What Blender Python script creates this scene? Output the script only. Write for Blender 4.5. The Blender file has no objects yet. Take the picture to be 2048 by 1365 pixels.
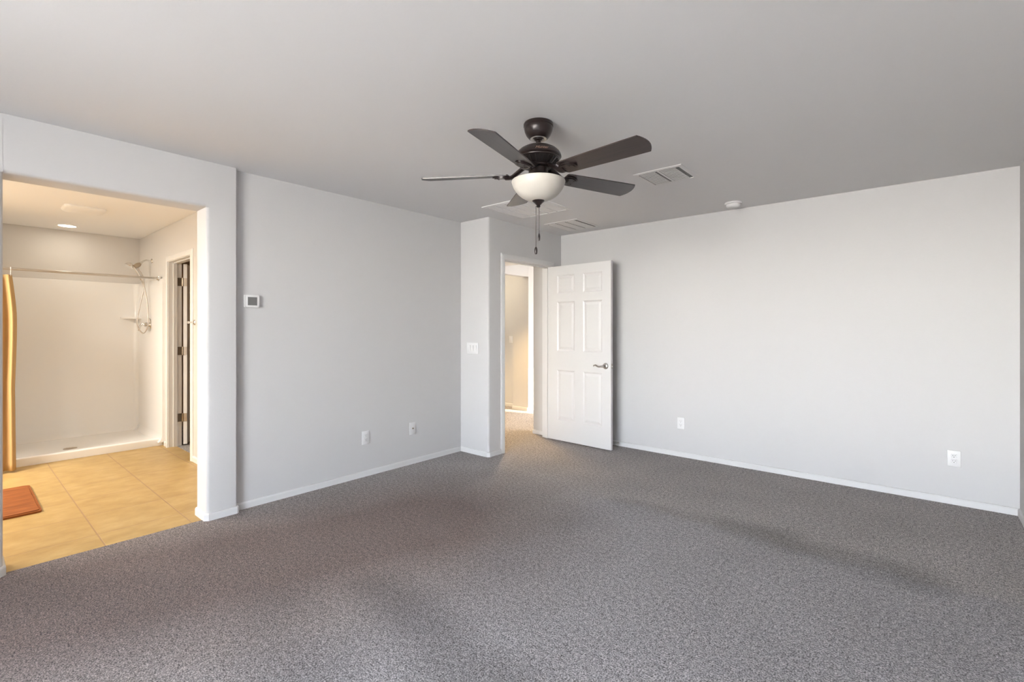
import bpy, bmesh, math, random
from mathutils import Vector, Matrix

random.seed(7)
PI = math.pi
SC = bpy.context.scene
COL = SC.collection

# ------------------------------------------------------------------ camera
cam_d = bpy.data.cameras.new('camera')
cam_d.sensor_fit = 'HORIZONTAL'
cam_d.sensor_width = 36.0
cam_d.lens = 953.257 / 2048 * 36.0
cam_d.shift_y = -0.01194
cam_d.clip_start = 0.02
cam = bpy.data.objects.new('camera', cam_d)
cam.location = (0.0, 0.0, 1.3041)
cam.rotation_euler = (PI / 2, 0.0, 0.7046)
COL.objects.link(cam)
SC.camera = cam

# ------------------------------------------------------------------ view, world, lights
SC.view_settings.view_transform = 'Standard'
SC.view_settings.look = 'None'
SC.view_settings.gamma = 1.0
SC.view_settings.use_curve_mapping = False
SC.view_settings.exposure = 0.0
SC.cycles.use_denoising = True
SC.cycles.max_bounces = 14
SC.cycles.diffuse_bounces = 10
SC.cycles.sample_clamp_indirect = 6.0
SC.cycles.caustics_reflective = False
SC.cycles.caustics_refractive = False

SKY_STRENGTH = 66.0
world = bpy.data.worlds.new('sky')
SC.world = world
world.use_nodes = True
wn = world.node_tree.nodes
wt = world.node_tree
_g = wn.new('ShaderNodeTexCoord')
_s = wn.new('ShaderNodeSeparateXYZ')
_r = wn.new('ShaderNodeValToRGB')
_m = wn.new('ShaderNodeMapRange')
_m.inputs['From Min'].default_value = -0.5
_m.inputs['From Max'].default_value = 0.5
wt.links.new(_g.outputs['Generated'], _s.inputs[0])
wt.links.new(_s.outputs[2], _m.inputs[0])
wt.links.new(_m.outputs[0], _r.inputs[0])
_e = _r.color_ramp.elements
_e[0].position, _e[0].color = 0.0, (0.47, 0.455, 0.435, 1)      # sunlit desert ground
_e[1].position, _e[1].color = 1.0, (0.42, 0.50, 0.62, 1)         # open sky
for _p, _c in [(0.42, (0.44, 0.42, 0.39, 1)), (0.475, (0.62, 0.595, 0.56, 1)), (0.505, (1.0, 0.97, 0.92, 1)), (0.54, (0.93, 0.92, 0.90, 1)), (0.61, (0.50, 0.54, 0.60, 1))]:
    _x = _e.new(_p)
    _x.color = _c
wt.links.new(_r.outputs[0], wn['Background'].inputs['Color'])
wn['Background'].inputs['Strength'].default_value = SKY_STRENGTH


def light(name, kind, loc, rot=(0, 0, 0), energy=10.0, color=(1, 1, 1), **kw):
    d = bpy.data.lights.new(name, kind)
    d.energy = energy
    d.color = color
    for k, v in kw.items():
        if k == 'portal':
            d.cycles.is_portal = v
        else:
            setattr(d, k, v)
    o = bpy.data.objects.new(name, d)
    o.location = loc
    o.rotation_euler = rot
    COL.objects.link(o)
    return o


# the bedroom's two windows (behind the camera) and the landing's window let the sky in
WX = [(-2.15, -0.80), (-0.62, 0.50)]
WZ0, WZ1 = 0.40, 2.20
YBK = -3.50
for (a, b) in WX:
    light('window_daylight', 'AREA', ((a + b) / 2, YBK - 0.13, (WZ0 + WZ1) / 2), (-PI / 2, 0, 0),
          1.0, shape='RECTANGLE', size=b - a, size_y=WZ1 - WZ0, portal=True)
# low sun that reaches the landing past the bedroom door
sun_dir = Vector((-0.93, -0.22, -0.20)).normalized()
light('sun', 'SUN', (6, 9, 5), sun_dir.to_track_quat('-Z', 'Y').to_euler(), 26.0, (1.0, 0.84, 0.62), angle=0.009)
light('landing_fill', 'AREA', (-2.4, 6.3, 2.40), (0, 0, 0), 27.0, (1.0, 0.92, 0.78), shape='DISK', size=0.35)  # unseen fill added to brighten the upper landing wall
light('shower_lamp', 'AREA', (-7.125, 0.825, 2.428), (0, 0, 0), 1.7, (1.0, 0.91, 0.76), shape='DISK', size=0.14)
light('closet_fill', 'AREA', (-5.6, 2.7, 2.42), (0, 0, 0), 2.5, (1.0, 0.62, 0.32), shape='DISK', size=0.3)  # added warm fill that lifts the closet gap
light('passage_fill', 'AREA', (-5.35, 5.4, 2.40), (0, 0, 0), 7.0, (1.0, 0.84, 0.58), shape='DISK', size=0.3)  # added warm fill for the passage walls
# added spot for the landing's golden floor glow; bathroom vanity lamp, outside the view
light('landing_fill', 'SPOT', (-4.15, 5.00, 2.17), (0, 0, 0), 230.0, (1.0, 0.66, 0.28), spot_size=math.radians(112), spot_blend=0.6, shadow_soft_size=0.08)
light('vanity_lamp', 'AREA', (-6.1, -1.3, 1.9), (math.radians(14), 0, 0.65), 102.0, (1.0, 0.93, 0.83), shape='RECTANGLE', size=1.2, size_y=0.2)
light('vanity_fill', 'POINT', (-4.75, -1.40, 1.95), (0, 0, 0), 32.0, (1.0, 0.94, 0.84), shadow_soft_size=0.09)  # added point light that lifts the bathroom ceiling and shower surround
light('bathroom_lamp', 'AREA', (-5.9, -0.6, 2.42), (0, 0, 0), 37.0, (1.0, 0.93, 0.83), shape='DISK', size=0.3)

# ------------------------------------------------------------------ room measures
XA, XC, XD, XR = -3.717, -3.666, -3.312, 0.545
YB, YE, YC = 4.821, 3.527, 1.308
H = 2.44
JB = -3.87            # bathroom face of the left wall
XDB = -3.43           # landing face of the door wall
XW = -4.70            # far wall of the landing

# ------------------------------------------------------------------ materials


def mat(name, color=(0.8, 0.8, 0.8), rough=0.5, metal=0.0, spec=0.5, coat=0.0):
    m = bpy.data.materials.new(name)
    m.use_nodes = True
    b = m.node_tree.nodes['Principled BSDF']
    b.inputs['Base Color'].default_value = (*color, 1)
    b.inputs['Roughness'].default_value = rough
    b.inputs['Metallic'].default_value = metal
    b.inputs['Specular IOR Level'].default_value = spec
    if coat:
        b.inputs['Coat Weight'].default_value = coat
        b.inputs['Coat Roughness'].default_value = 0.25
    return m


class NT:
    """small helper to wire shader nodes"""

    def __init__(self, m):
        self.t = m.node_tree
        self.b = self.t.nodes['Principled BSDF']

    def n(self, kind, **kw):
        o = self.t.nodes.new(kind)
        for k, v in kw.items():
            setattr(o, k, v)
        return o

    def l(self, a, b):
        self.t.links.new(a, b)

    def val(self, sock, v):
        if hasattr(v, 'is_output'):
            self.l(v, sock)
        else:
            sock.default_value = v

    def math(self, op, a, b=0.0, c=None, clamp=False):
        o = self.n('ShaderNodeMath', operation=op, use_clamp=clamp)
        self.val(o.inputs[0], a)
        self.val(o.inputs[1], b)
        if c is not None:
            self.val(o.inputs[2], c)
        return o.outputs[0]

    def noise(self, vec, scale, detail=2.0, rough=0.5):
        o = self.n('ShaderNodeTexNoise')
        self.l(vec, o.inputs['Vector'])
        o.inputs['Scale'].default_value = scale
        o.inputs['Detail'].default_value = detail
        o.inputs['Roughness'].default_value = rough
        return o.outputs['Fac']

    def ramp(self, fac, stops):
        o = self.n('ShaderNodeValToRGB')
        self.l(fac, o.inputs[0])
        e = o.color_ramp.elements
        while len(e) < len(stops):
            e.new(0.5)
        for k, (p, c) in enumerate(stops):
            e[k].position = p
            e[k].color = (*c, 1)
        return o.outputs[0]

    def mix(self, fac, a, b, blend='MIX'):
        o = self.n('ShaderNodeMix', data_type='RGBA', blend_type=blend)
        self.val(o.inputs[0], fac)
        self.val(o.inputs[6], a if hasattr(a, 'is_output') else (*a, 1))
        self.val(o.inputs[7], b if hasattr(b, 'is_output') else (*b, 1))
        return o.outputs[2]

    def bump(self, height, strength, dist):
        o = self.n('ShaderNodeBump')
        o.inputs['Strength'].default_value = strength
        o.inputs['Distance'].default_value = dist
        self.l(height, o.inputs['Height'])
        self.l(o.outputs[0], self.b.inputs['Normal'])

    def pos(self):
        return self.n('ShaderNodeNewGeometry').outputs['Position']


def paint(name, color, rough=0.6, strength=0.12):
    m = mat(name, color, rough, spec=0.3)
    k = NT(m)
    p = k.pos()
    k.bump(k.noise(p, 75.0, 3.0, 0.55), strength, 0.004)
    return m


M = {}
M['wall'] = paint('wall_paint_light_grey', (0.655, 0.650, 0.648), 0.55)
M['ceiling'] = paint('ceiling_paint_white', (0.86, 0.86, 0.86), 0.75, 0.10)
M['bath_wall'] = paint('bathroom_paint', (0.66, 0.645, 0.625), 0.55)
M['trim'] = mat('white_trim_paint', (0.78, 0.78, 0.775), 0.35)
M['door'] = mat('white_door_paint', (0.78, 0.775, 0.765), 0.38)
M['plastic'] = mat('white_plastic', (0.84, 0.84, 0.84), 0.35)
M['vent'] = mat('white_enamel', (0.84, 0.835, 0.825), 0.4)
M['dark'] = mat('dark_duct', (0.22, 0.22, 0.215), 0.8)
M['slot'] = mat('slot_black', (0.05, 0.05, 0.05), 0.6)
M['screen'] = mat('thermostat_screen', (0.15, 0.15, 0.145), 0.25)
M['nickel'] = mat('satin_nickel', (0.62, 0.60, 0.57), 0.28, 1.0)
M['chrome'] = mat('chrome', (0.75, 0.74, 0.72), 0.15, 1.0)
M['bronze'] = mat('oil_rubbed_bronze', (0.020, 0.013, 0.012), 0.30, 0.25, 0.5)
M['bronze_dark'] = mat('bronze_recess', (0.012, 0.009, 0.008), 0.5)
M['chain'] = mat('dark_chain', (0.07, 0.06, 0.055), 0.4, 0.6)
M['copper'] = mat('copper_lettering', (0.55, 0.36, 0.28), 0.4, 0.6)
M['acrylic'] = mat('shower_acrylic', (0.85, 0.85, 0.845), 0.22)
M['hose'] = mat('hose_metal', (0.60, 0.55, 0.50), 0.3, 0.8)
M['rug'] = None
M['closet'] = mat('closet_wall_shaded', (0.45, 0.36, 0.28), 0.8)  # wall paint browned, the closet's dimness put into the colour
M['hinge'] = mat('hinge_metal', (0.45, 0.38, 0.30), 0.3, 1.0)
M['frost'] = mat('alabaster_glass', (0.83, 0.79, 0.72), 0.35, spec=0.5)
k = NT(M['frost'])
p = k.pos()
c = k.ramp(k.noise(p, 9.0, 3.0), [(0.3, (0.70, 0.665, 0.595)), (0.75, (0.62, 0.585, 0.52))])
k.l(c, k.b.inputs['Base Color'])
k.b.inputs['Subsurface Weight'].default_value = 0.1
k.b.inputs['Subsurface Radius'].default_value = (0.03, 0.025, 0.02)

# fan blade: dark walnut, satin lacquer, grain along the blade
M['blade'] = mat('dark_walnut', (0.03, 0.02, 0.018), 0.40, spec=0.5, coat=0.35)
k = NT(M['blade'])
tc = k.n('ShaderNodeTexCoord').outputs['Object']
mp = k.n('ShaderNodeMapping')
mp.inputs['Scale'].default_value = (3.0, 70.0, 70.0)
k.l(tc, mp.inputs['Vector'])
c = k.ramp(k.noise(mp.outputs[0], 1.0, 4.0, 0.6), [(0.3, (0.013, 0.0085, 0.008)), (0.7, (0.036, 0.023, 0.020))])
k.l(c, k.b.inputs['Base Color'])


def band(k, x, y, x0, y0, x1, y1, half, soft):
    """1 inside a strip of half-width `half` along a segment on the floor, fading over `soft`"""
    dx, dy = x1 - x0, y1 - y0
    L = math.hypot(dx, dy)
    ux, uy = dx / L, dy / L
    rx = k.math('SUBTRACT', x, x0)
    ry = k.math('SUBTRACT', y, y0)
    s = k.math('ADD', k.math('MULTIPLY', rx, ux), k.math('MULTIPLY', ry, uy))
    d = k.math('ADD', k.math('MULTIPLY', rx, -uy), k.math('MULTIPLY', ry, ux))
    s = k.math('MINIMUM', k.math('MAXIMUM', s, 0.0), L)
    ex = k.math('SUBTRACT', rx, k.math('MULTIPLY', s, ux))
    ey = k.math('SUBTRACT', ry, k.math('MULTIPLY', s, uy))
    dist = k.math('SQRT', k.math('ADD', k.math('MULTIPLY', ex, ex), k.math('MULTIPLY', ey, ey)))
    return k.math('DIVIDE', k.math('SUBTRACT', half + soft, dist), soft, clamp=True)


def carpet_material():
    m = mat('grey_cut_pile_carpet', (0.2, 0.19, 0.19), 0.95, spec=0.08)
    k = NT(m)
    p = k.pos()
    fine = k.noise(p, 155.0, 3.0, 0.75)
    mid = k.noise(p, 46.0, 3.0, 0.6)
    patch = k.noise(p, 2.1, 3.0, 0.5)
    f = k.math('ADD', k.math('MULTIPLY', fine, 0.78), k.math('MULTIPLY', mid, 0.22))
    base = k.ramp(f, [(0.40, (0.045, 0.040, 0.040)), (0.465, (0.195, 0.186, 0.187)),
                      (0.535, (0.345, 0.332, 0.332)), (0.60, (0.60, 0.56, 0.56))])
    sep = k.n('ShaderNodeSeparateXYZ')
    k.l(p, sep.inputs[0])
    x, y = sep.outputs[0], sep.outputs[1]
    wob = k.math('MULTIPLY', k.math('SUBTRACT', k.noise(p, 3.0, 2.0), 0.5), 0.22)
    yw = k.math('ADD', y, wob)
    xw = k.math('ADD', x, wob)
    # pile brushed the other way by the vacuum: long soft strips
    nap = None
    for a in NAPS:
        b = k.math('MULTIPLY', band(k, xw, yw, *a[:6]), a[6])
        nap = b if nap is None else k.math('MAXIMUM', nap, b)
    pf = k.math('MULTIPLY', k.math('SUBTRACT', patch, 0.5), 0.35)
    tone = k.math('SUBTRACT', k.math('ADD', 1.0, pf), nap)
    # cleaner, greyer rectangle where a bed stood
    inx = k.math('DIVIDE', k.math('ADD', xw, 2.10), 0.35, clamp=True)
    iny = k.math('DIVIDE', k.math('SUBTRACT', 3.30, yw), 0.10, clamp=True)
    bed = k.math('MULTIPLY', inx, iny)
    comb = k.n('ShaderNodeCombineColor')
    for i in range(3):
        k.l(tone, comb.inputs[i])
    col = k.mix(1.0, base, comb.outputs[0], 'MULTIPLY')
    col = k.mix(1.0, col, k.mix(bed, (1.27, 1.24, 1.20), (1.17, 1.17, 1.195)), 'MULTIPLY')  # carpet outside the bed mark lightened to offset weaker light there
    # soiled walkway from the bathroom, with its reddish light spill painted in
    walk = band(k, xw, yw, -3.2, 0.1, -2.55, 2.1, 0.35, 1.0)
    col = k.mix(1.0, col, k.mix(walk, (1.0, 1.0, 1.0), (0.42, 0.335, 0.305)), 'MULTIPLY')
    k.l(col, k.b.inputs['Base Color'])
    k.b.inputs['Sheen Weight'].default_value = 0.15
    k.bump(f, 0.9, 0.012)
    return m


NAPS = [(-1.70, 3.30, -0.85, 3.335, 0.02, 0.10, 0.16),
        (-0.95, 3.34, 0.02, 3.27, 0.05, 0.15, 0.32),
        (-2.05, 1.42, -1.15, 1.26, 0.05, 0.16, 0.28),
        (-2.35, 0.95, -1.55, 0.80, 0.04, 0.20, 0.16)]
M['carpet'] = carpet_material()


def tile_material():
    m = mat('beige_floor_tile', (0.6, 0.5, 0.4), 0.42, spec=0.4)
    k = NT(m)
    p = k.pos()
    sep = k.n('ShaderNodeSeparateXYZ')
    k.l(p, sep.inputs[0])
    T = 0.449

    def edge(sock, off):
        u = k.math('FRACT', k.math('DIVIDE', k.math('ADD', sock, off), T))
        return k.math('MULTIPLY', k.math('MINIMUM', u, k.math('SUBTRACT', 1.0, u)), T)

    ex = edge(sep.outputs[0], 3.968 + 20 * T)
    ey = edge(sep.outputs[1], -0.602 + 20 * T)
    d = k.math('MINIMUM', ex, ey)
    g = k.math('LESS_THAN', d, 0.0032)
    mp = k.n('ShaderNodeMapping')
    mp.inputs['Scale'].default_value = (1.6, 1.0, 1.0)
    k.l(p, mp.inputs['Vector'])
    n1 = k.noise(mp.outputs[0], 5.0, 5.0, 0.62)
    body = k.ramp(n1, [(0.30, (0.36, 0.230, 0.080)), (0.50, (0.42, 0.280, 0.105)), (0.72, (0.49, 0.340, 0.145))])
    k.l(k.mix(g, body, (0.33, 0.20, 0.10)), k.b.inputs['Base Color'])
    h = k.math('SUBTRACT', 1.0, k.math('DIVIDE', k.math('SUBTRACT', 0.006, d), 0.004, clamp=True))
    k.bump(h, 0.5, 0.002)
    return m


M['tile'] = tile_material()

M['curtain'] = mat('mustard_curtain_cloth', (0.50, 0.325, 0.145), 0.75, spec=0.2)
k = NT(M['curtain'])
k.bump(k.noise(k.pos(), 400.0, 2.0), 0.15, 0.001)
M['rug'] = mat('rust_brown_mat', (0.23, 0.075, 0.028), 0.85, spec=0.15)
k = NT(M['rug'])
p = k.pos()
mp = k.n('ShaderNodeMapping')
mp.inputs['Scale'].default_value = (60.0, 5.0, 5.0)
k.l(p, mp.inputs['Vector'])
c = k.ramp(k.noise(mp.outputs[0], 1.0, 3.0), [(0.3, (0.17, 0.052, 0.015)), (0.7, (0.30, 0.100, 0.028))])
k.l(c, k.b.inputs['Base Color'])
k.bump(k.noise(p, 500.0, 2.0), 0.5, 0.003)

M['lamp_on'] = mat('lit_lens', (1, 1, 1))
M['lamp_on'].node_tree.nodes['Principled BSDF'].inputs['Emission Color'].default_value = (1.0, 0.88, 0.70, 1)
M['lamp_on'].node_tree.nodes['Principled BSDF'].inputs['Emission Strength'].default_value = 9.0

# ------------------------------------------------------------------ mesh helpers


def obj(name, bm, m, parent=None, smooth=False, loc=None):
    bmesh.ops.recalc_face_normals(bm, faces=bm.faces)
    me = bpy.data.meshes.new(name)
    bm.to_mesh(me)
    bm.free()
    if smooth:
        for f in me.polygons:
            f.use_smooth = True
        try:
            me.set_sharp_from_angle(angle=math.radians(38))
        except Exception:
            pass
    me.materials.append(m)
    o = bpy.data.objects.new(name, me)
    COL.objects.link(o)
    if parent is not None:
        o.parent = parent
    if loc is not None:
        o.location = loc
    return o


def thing(name, label, cat, loc=(0, 0, 0), rotz=0.0, group=None):
    o = bpy.data.objects.new(name, None)
    o.empty_display_size = 0.05
    COL.objects.link(o)
    o.location = loc
    o.rotation_euler = (0, 0, rotz)
    return tag(o, label, cat, group)


def tag(o, label, cat, group=None, kind=None):
    o['label'] = label
    o['category'] = cat
    if group:
        o['group'] = group
    if kind:
        o['kind'] = kind
    return o


def struct(name, bm, m, label, cat, smooth=False):
    return tag(obj(name, bm, m, None, smooth), label, cat, kind='structure')


def dup(root, loc, rotz, label, group=None):
    r = root.copy()
    COL.objects.link(r)
    r.location = loc
    r.rotation_euler = (0, 0, rotz)
    r['label'] = label
    if group:
        r['group'] = group
    for ch in list(root.children):
        cc = ch.copy()
        COL.objects.link(cc)
        cc.parent = r
        for g in list(ch.children):
            d = g.copy()
            COL.objects.link(d)
            d.parent = cc
    return r


def box(bm, x0, x1, y0, y1, z0, z1, bev=0.0, mtx=None):
    r = bmesh.ops.create_cube(bm, size=1.0)
    vs = r['verts']
    for v in vs:
        v.co = Vector(((x0 + x1) / 2 + v.co.x * (x1 - x0), (y0 + y1) / 2 + v.co.y * (y1 - y0), (z0 + z1) / 2 + v.co.z * (z1 - z0)))
    if bev > 0:
        es = list({e for v in vs for e in v.link_edges})
        q = bmesh.ops.bevel(bm, geom=es, offset=bev, segments=2, affect='EDGES', profile=0.5)
        vs = list({v for f in q['faces'] for v in f.verts} | {v for v in vs if v.is_valid})
    if mtx is not None:
        for v in vs:
            v.co = mtx @ v.co
    return bm


def prism(bm, pts, a0, a1, plane='xy'):
    """extrude a closed 2D outline; plane xy extrudes along z, xz along y, yz along x"""
    def P(u, v, w):
        return {'xy': (u, v, w), 'xz': (u, w, v), 'yz': (w, u, v)}[plane]
    lo = [bm.verts.new(P(u, v, a0)) for u, v in pts]
    hi = [bm.verts.new(P(u, v, a1)) for u, v in pts]
    bm.faces.new(lo)
    bm.faces.new(hi)
    n = len(pts)
    for i in range(n):
        bm.faces.new((lo[i], lo[(i + 1) % n], hi[(i + 1) % n], hi[i]))
    return bm


def rounded(pts, radii, seg=6):
    """round the chosen corners of an outline"""
    out = []
    n = len(pts)
    for i, (p, r) in enumerate(zip(pts, radii)):
        p = Vector(p)
        if r <= 0:
            out.append(tuple(p))
            continue
        a = (Vector(pts[i - 1]) - p).normalized()
        b = (Vector(pts[(i + 1) % n]) - p).normalized()
        half = a.angle(b) / 2
        t = r / math.tan(half)
        cc = p + (a + b).normalized() * (r / math.sin(half))
        s, e = p + a * t - cc, p + b * t - cc
        tot = s.angle(e)
        sg = 1 if s.x * e.y - s.y * e.x > 0 else -1
        for j in range(seg + 1):
            w = sg * tot * j / seg
            q = Vector((s.x * math.cos(w) - s.y * math.sin(w), s.x * math.sin(w) + s.y * math.cos(w)))
            out.append(tuple(cc + q))
    return out


def lathe(bm, prof, seg=48, center=(0, 0), mtx=None):
    """revolve (r, z) profile around the z axis"""
    rings = []
    made = []
    for r, z in prof:
        if r < 1e-6:
            v = bm.verts.new((center[0], center[1], z))
            rings.append([v])
            made.append(v)
        else:
            ring = [bm.verts.new((center[0] + r * math.cos(2 * PI * i / seg), center[1] + r * math.sin(2 * PI * i / seg), z)) for i in range(seg)]
            rings.append(ring)
            made += ring
    for a, b in zip(rings, rings[1:]):
        for i in range(seg):
            j = (i + 1) % seg
            if len(a) == 1 and len(b) == 1:
                continue
            if len(a) == 1:
                bm.faces.new((a[0], b[i], b[j]))
            elif len(b) == 1:
                bm.faces.new((a[i], a[j], b[0]))
            else:
                bm.faces.new((a[i], a[j], b[j], b[i]))
    if mtx is not None:
        for v in made:
            v.co = mtx @ v.co
    return bm


def catmull(pts, n=8):
    P = [Vector(p) for p in pts]
    P = [P[0] * 2 - P[1]] + P + [P[-1] * 2 - P[-2]]
    out = []
    for i in range(1, len(P) - 2):
        a, b, c_, d = P[i - 1], P[i], P[i + 1], P[i + 2]
        for j in range(n):
            t = j / n
            out.append(0.5 * ((2 * b) + (-a + c_) * t + (2 * a - 5 * b + 4 * c_ - d) * t * t + (-a + 3 * b - 3 * c_ + d) * t ** 3))
    out.append(P[-2])
    return out


def tube(bm, pts, r, seg=10, flat=None):
    """tube along a path; r may be a number or a list; flat=(sx, sy) scales the cross section"""
    P = [Vector(p) for p in pts]
    rr = r if isinstance(r, (list, tuple)) else [r] * len(P)
    up = None
    rings = []
    for i, p in enumerate(P):
        t = (P[min(i + 1, len(P) - 1)] - P[max(i - 1, 0)]).normalized()
        if up is None:
            up = Vector((0, 0, 1)) if abs(t.z) < 0.9 else Vector((1, 0, 0))
        s = t.cross(up)
        s.normalize()
        up = s.cross(t).normalized()
        fx, fy = flat or (1, 1)
        rings.append([bm.verts.new(p + (s * math.cos(2 * PI * q / seg) * fx + up * math.sin(2 * PI * q / seg) * fy) * rr[i]) for q in range(seg)])
    for a, b in zip(rings, rings[1:]):
        for q in range(seg):
            w = (q + 1) % seg
            bm.faces.new((a[q], a[w], b[w], b[q]))
    bm.faces.new(rings[0])
    bm.faces.new(rings[-1])
    return bm


def B():
    return bmesh.new()


def sweep(bm, path, prof):
    """sweep an (offset, z) profile along an open floor path; offset goes to the left of travel"""
    P = [Vector(p) for p in path]
    rows = []
    for i, p in enumerate(P):
        if i == 0:
            t0 = t1 = (P[1] - P[0]).normalized()
        elif i == len(P) - 1:
            t0 = t1 = (P[i] - P[i - 1]).normalized()
        else:
            t0, t1 = (P[i] - P[i - 1]).normalized(), (P[i + 1] - P[i]).normalized()
        n0, n1 = Vector((-t0.y, t0.x)), Vector((-t1.y, t1.x))
        m = (n0 + n1).normalized()
        m = m / max(0.3, m.dot(n0))
        rows.append([bm.verts.new((p.x + m.x * o, p.y + m.y * o, z)) for o, z in prof])
    n = len(prof)
    for a, b in zip(rows, rows[1:]):
        for i in range(n):
            j = (i + 1) % n
            bm.faces.new((a[i], a[j], b[j], b[i]))
    bm.faces.new(rows[0])
    bm.faces.new(rows[-1])
    return bm


# ------------------------------------------------------------------ the shell
# carpet runs through the bedroom, its doorway and the landing
bm = B()
box(bm, -3.712, 1.2, YBK - 0.2, 5.0, -0.06, 0.0)
box(bm, -5.9, -3.3, 3.4, 9.6, -0.06, -0.001)
box(bm, -3.4, 1.2, 4.9, 9.6, -0.06, -0.002)
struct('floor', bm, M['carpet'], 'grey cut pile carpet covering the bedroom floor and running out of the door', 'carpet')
bm = B()
box(bm, -6.62, -3.71, -1.8, 1.56, -0.06, -0.004)
box(bm, -6.30, -5.45, 1.56, 1.625, -0.06, -0.004)
box(bm, -7.60, -6.621, -1.8, 0.0, -0.06, -0.004)
struct('floor_bathroom', bm, M['tile'], 'beige square floor tiles of the bathroom', 'tile floor')
bm = B()
box(bm, -7.7, -3.87, 1.63, 3.6, -0.06, -0.005)
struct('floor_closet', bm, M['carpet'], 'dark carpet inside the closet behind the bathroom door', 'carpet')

bm = B()
box(bm, -3.75, 1.2, YBK - 0.2, YB + 0.05, H, H + 0.12)
struct('ceiling', bm, M['ceiling'], 'white textured bedroom ceiling', 'ceiling')
bm = B()
box(bm, -7.7, -3.80, -1.9, 3.6, H + 0.0015, H + 0.12)
struct('ceiling_bathroom', bm, M['ceiling'], 'ceiling of the bathroom over the shower', 'ceiling')
bm = B()
box(bm, -7.0, 1.2, 4.90, 9.7, H + 0.001, H + 0.12)
box(bm, -7.0, -3.42, 3.62, 4.899, H + 0.001, H + 0.12)
box(bm, -6.9, XDB - 0.002, 3.645, 5.12, 2.2, H + 0.02)
struct('ceiling_landing', bm, M['ceiling'], 'ceiling of the landing seen through the open door', 'ceiling')

# left wall with the bathroom opening, the jog, and the stretch with the thermostat
OY0, OY1, OZ = 0.176, 1.118, 2.130
R = 0.022
bm = B()
prism(bm, rounded([(XC, OY1), (XC, YC), (XA, YC), (XA, YE + 0.05), (JB, YE + 0.05), (JB, OY1)], [R, 0.008, 0, 0, 0, R]), 0, OZ)
prism(bm, rounded([(XC, OY1), (XC, YC), (XA, YC), (XA, YE + 0.05), (JB, YE + 0.05), (JB, OY1)], [0, 0.008, 0, 0, 0, 0]), OZ, H)
prism(bm, rounded([(XC, YBK - 0.1), (XC, OY0), (JB, OY0), (JB, YBK - 0.1)], [0, R, R, 0]), 0, OZ)
prism(bm, [(XC, YBK - 0.1), (XC, OY0), (JB, OY0), (JB, YBK - 0.1)], OZ, H)
prism(bm, rounded([(XC, OZ), (JB, OZ), (JB, H), (XC, H)], [R, R, 0, 0]), OY0 - 0.001, OY1 + 0.001, 'xz')
struct('wall_left', bm, M['wall'], 'light grey left wall with the square opening to the bathroom', 'wall', smooth=True)

# projecting block and the wall with the bedroom door
DY0, DY1, DZ = 3.757, 4.623, 2.053

bm = B()
prism(bm, rounded([(-3.80, YE), (XD, YE), (XD, DY0), (XDB, DY0), (XDB, YE + 0.11), (-3.80, YE + 0.11)], [0, R, 0, 0, 0, 0]), 0, H)
box(bm, XDB, XD, DY0 - 0.001, DY1 + 0.001, DZ, H)
box(bm, XDB, XD, DY1, YB + 0.02, 0, H)
struct('wall_entry', bm, M['wall'], 'grey corner block and wall holding the bedroom door', 'wall', smooth=True)
bm = B()
box(bm, -3.655, 1.0, YB, YB + 0.12, 0, H)
struct('wall_far', bm, M['wall'], 'pale grey far wall behind the open door', 'wall')
bm = B()
box(bm, XR, XR + 0.12, YBK - 0.1, YB + 0.05, 0, H)
struct('wall_right', bm, M['wall'], 'pale grey wall at the right edge of the room', 'wall')
# wall behind the camera with two windows
bm = B()
t0, t1 = YBK - 0.12, YBK
xs = [-2.30, WX[0][0], WX[0][1], WX[1][0], WX[1][1], XR + 0.02]
box(bm, xs[0], xs[1], t0, t1, 0, H)
box(bm, xs[2], xs[3], t0, t1, 0, H)
box(bm, xs[4], xs[5], t0, t1, 0, H)
for a, b in WX:
    box(bm, a, b, t0, t1, 0, WZ0)
    box(bm, a, b, t0, t1, WZ1, H)
# unseen return walls added to keep window light off the left wall
box(bm, -2.30, -2.20, t1 + 0.001, -2.00, 0, H)
box(bm, XC - 0.02, -2.301, -2.10, -2.00, 0, H)
struct('wall_back', bm, M['wall'], 'grey window wall behind the viewer', 'wall')
for i, (a, b) in enumerate(WX):
    bm = B()
    y0, y1 = YBK - 0.10, YBK - 0.05
    f = 0.035
    box(bm, a, a + f, y0, y1, WZ0, WZ1)
    box(bm, b - f, b, y0, y1, WZ0, WZ1)
    box(bm, a, b, y0, y1, WZ0, WZ0 + f)
    box(bm, a, b, y0, y1, WZ1 - f, WZ1)
    box(bm, a, b, y0, y1, (WZ0 + WZ1) / 2 - 0.02, (WZ0 + WZ1) / 2 + 0.02)
    struct('window_%d' % (i + 1), bm, M['trim'], ['white window frame behind the viewer nearer the bathroom', 'white window frame behind the viewer nearer the right wall'][i], 'window')

# bathroom shell
SX = -7.50
YS = 1.545
bm = B()
box(bm, SX - 0.12, SX, -1.8, YS + 0.1, 0, H)
struct('wall_bathroom_back', bm, M['bath_wall'], 'bathroom wall above the shower surround', 'wall')
CX0, CX1, CZ = -6.29, -5.48, 2.055
bm = B()
box(bm, SX - 0.1, CX0, YS, YS + 0.125, 0, H)
box(bm, CX1, JB + 0.02, YS, YS + 0.125, 0, H)
box(bm, CX0 - 0.001, CX1 + 0.001, YS, YS + 0.125, CZ, H)
struct('wall_bathroom_side', bm, M['bath_wall'], 'bathroom side wall with the shower head and closet door', 'wall')
bm = B()
box(bm, SX - 0.1, JB + 0.03, -1.82, -1.7, 0, H)
box(bm, SX - 0.1, -6.46, -0.10, 0.012, 0, H)
struct('wall_bathroom_left', bm, M['bath_wall'], 'bathroom wall left of the shower, out of view', 'wall')
bm = B()
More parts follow.
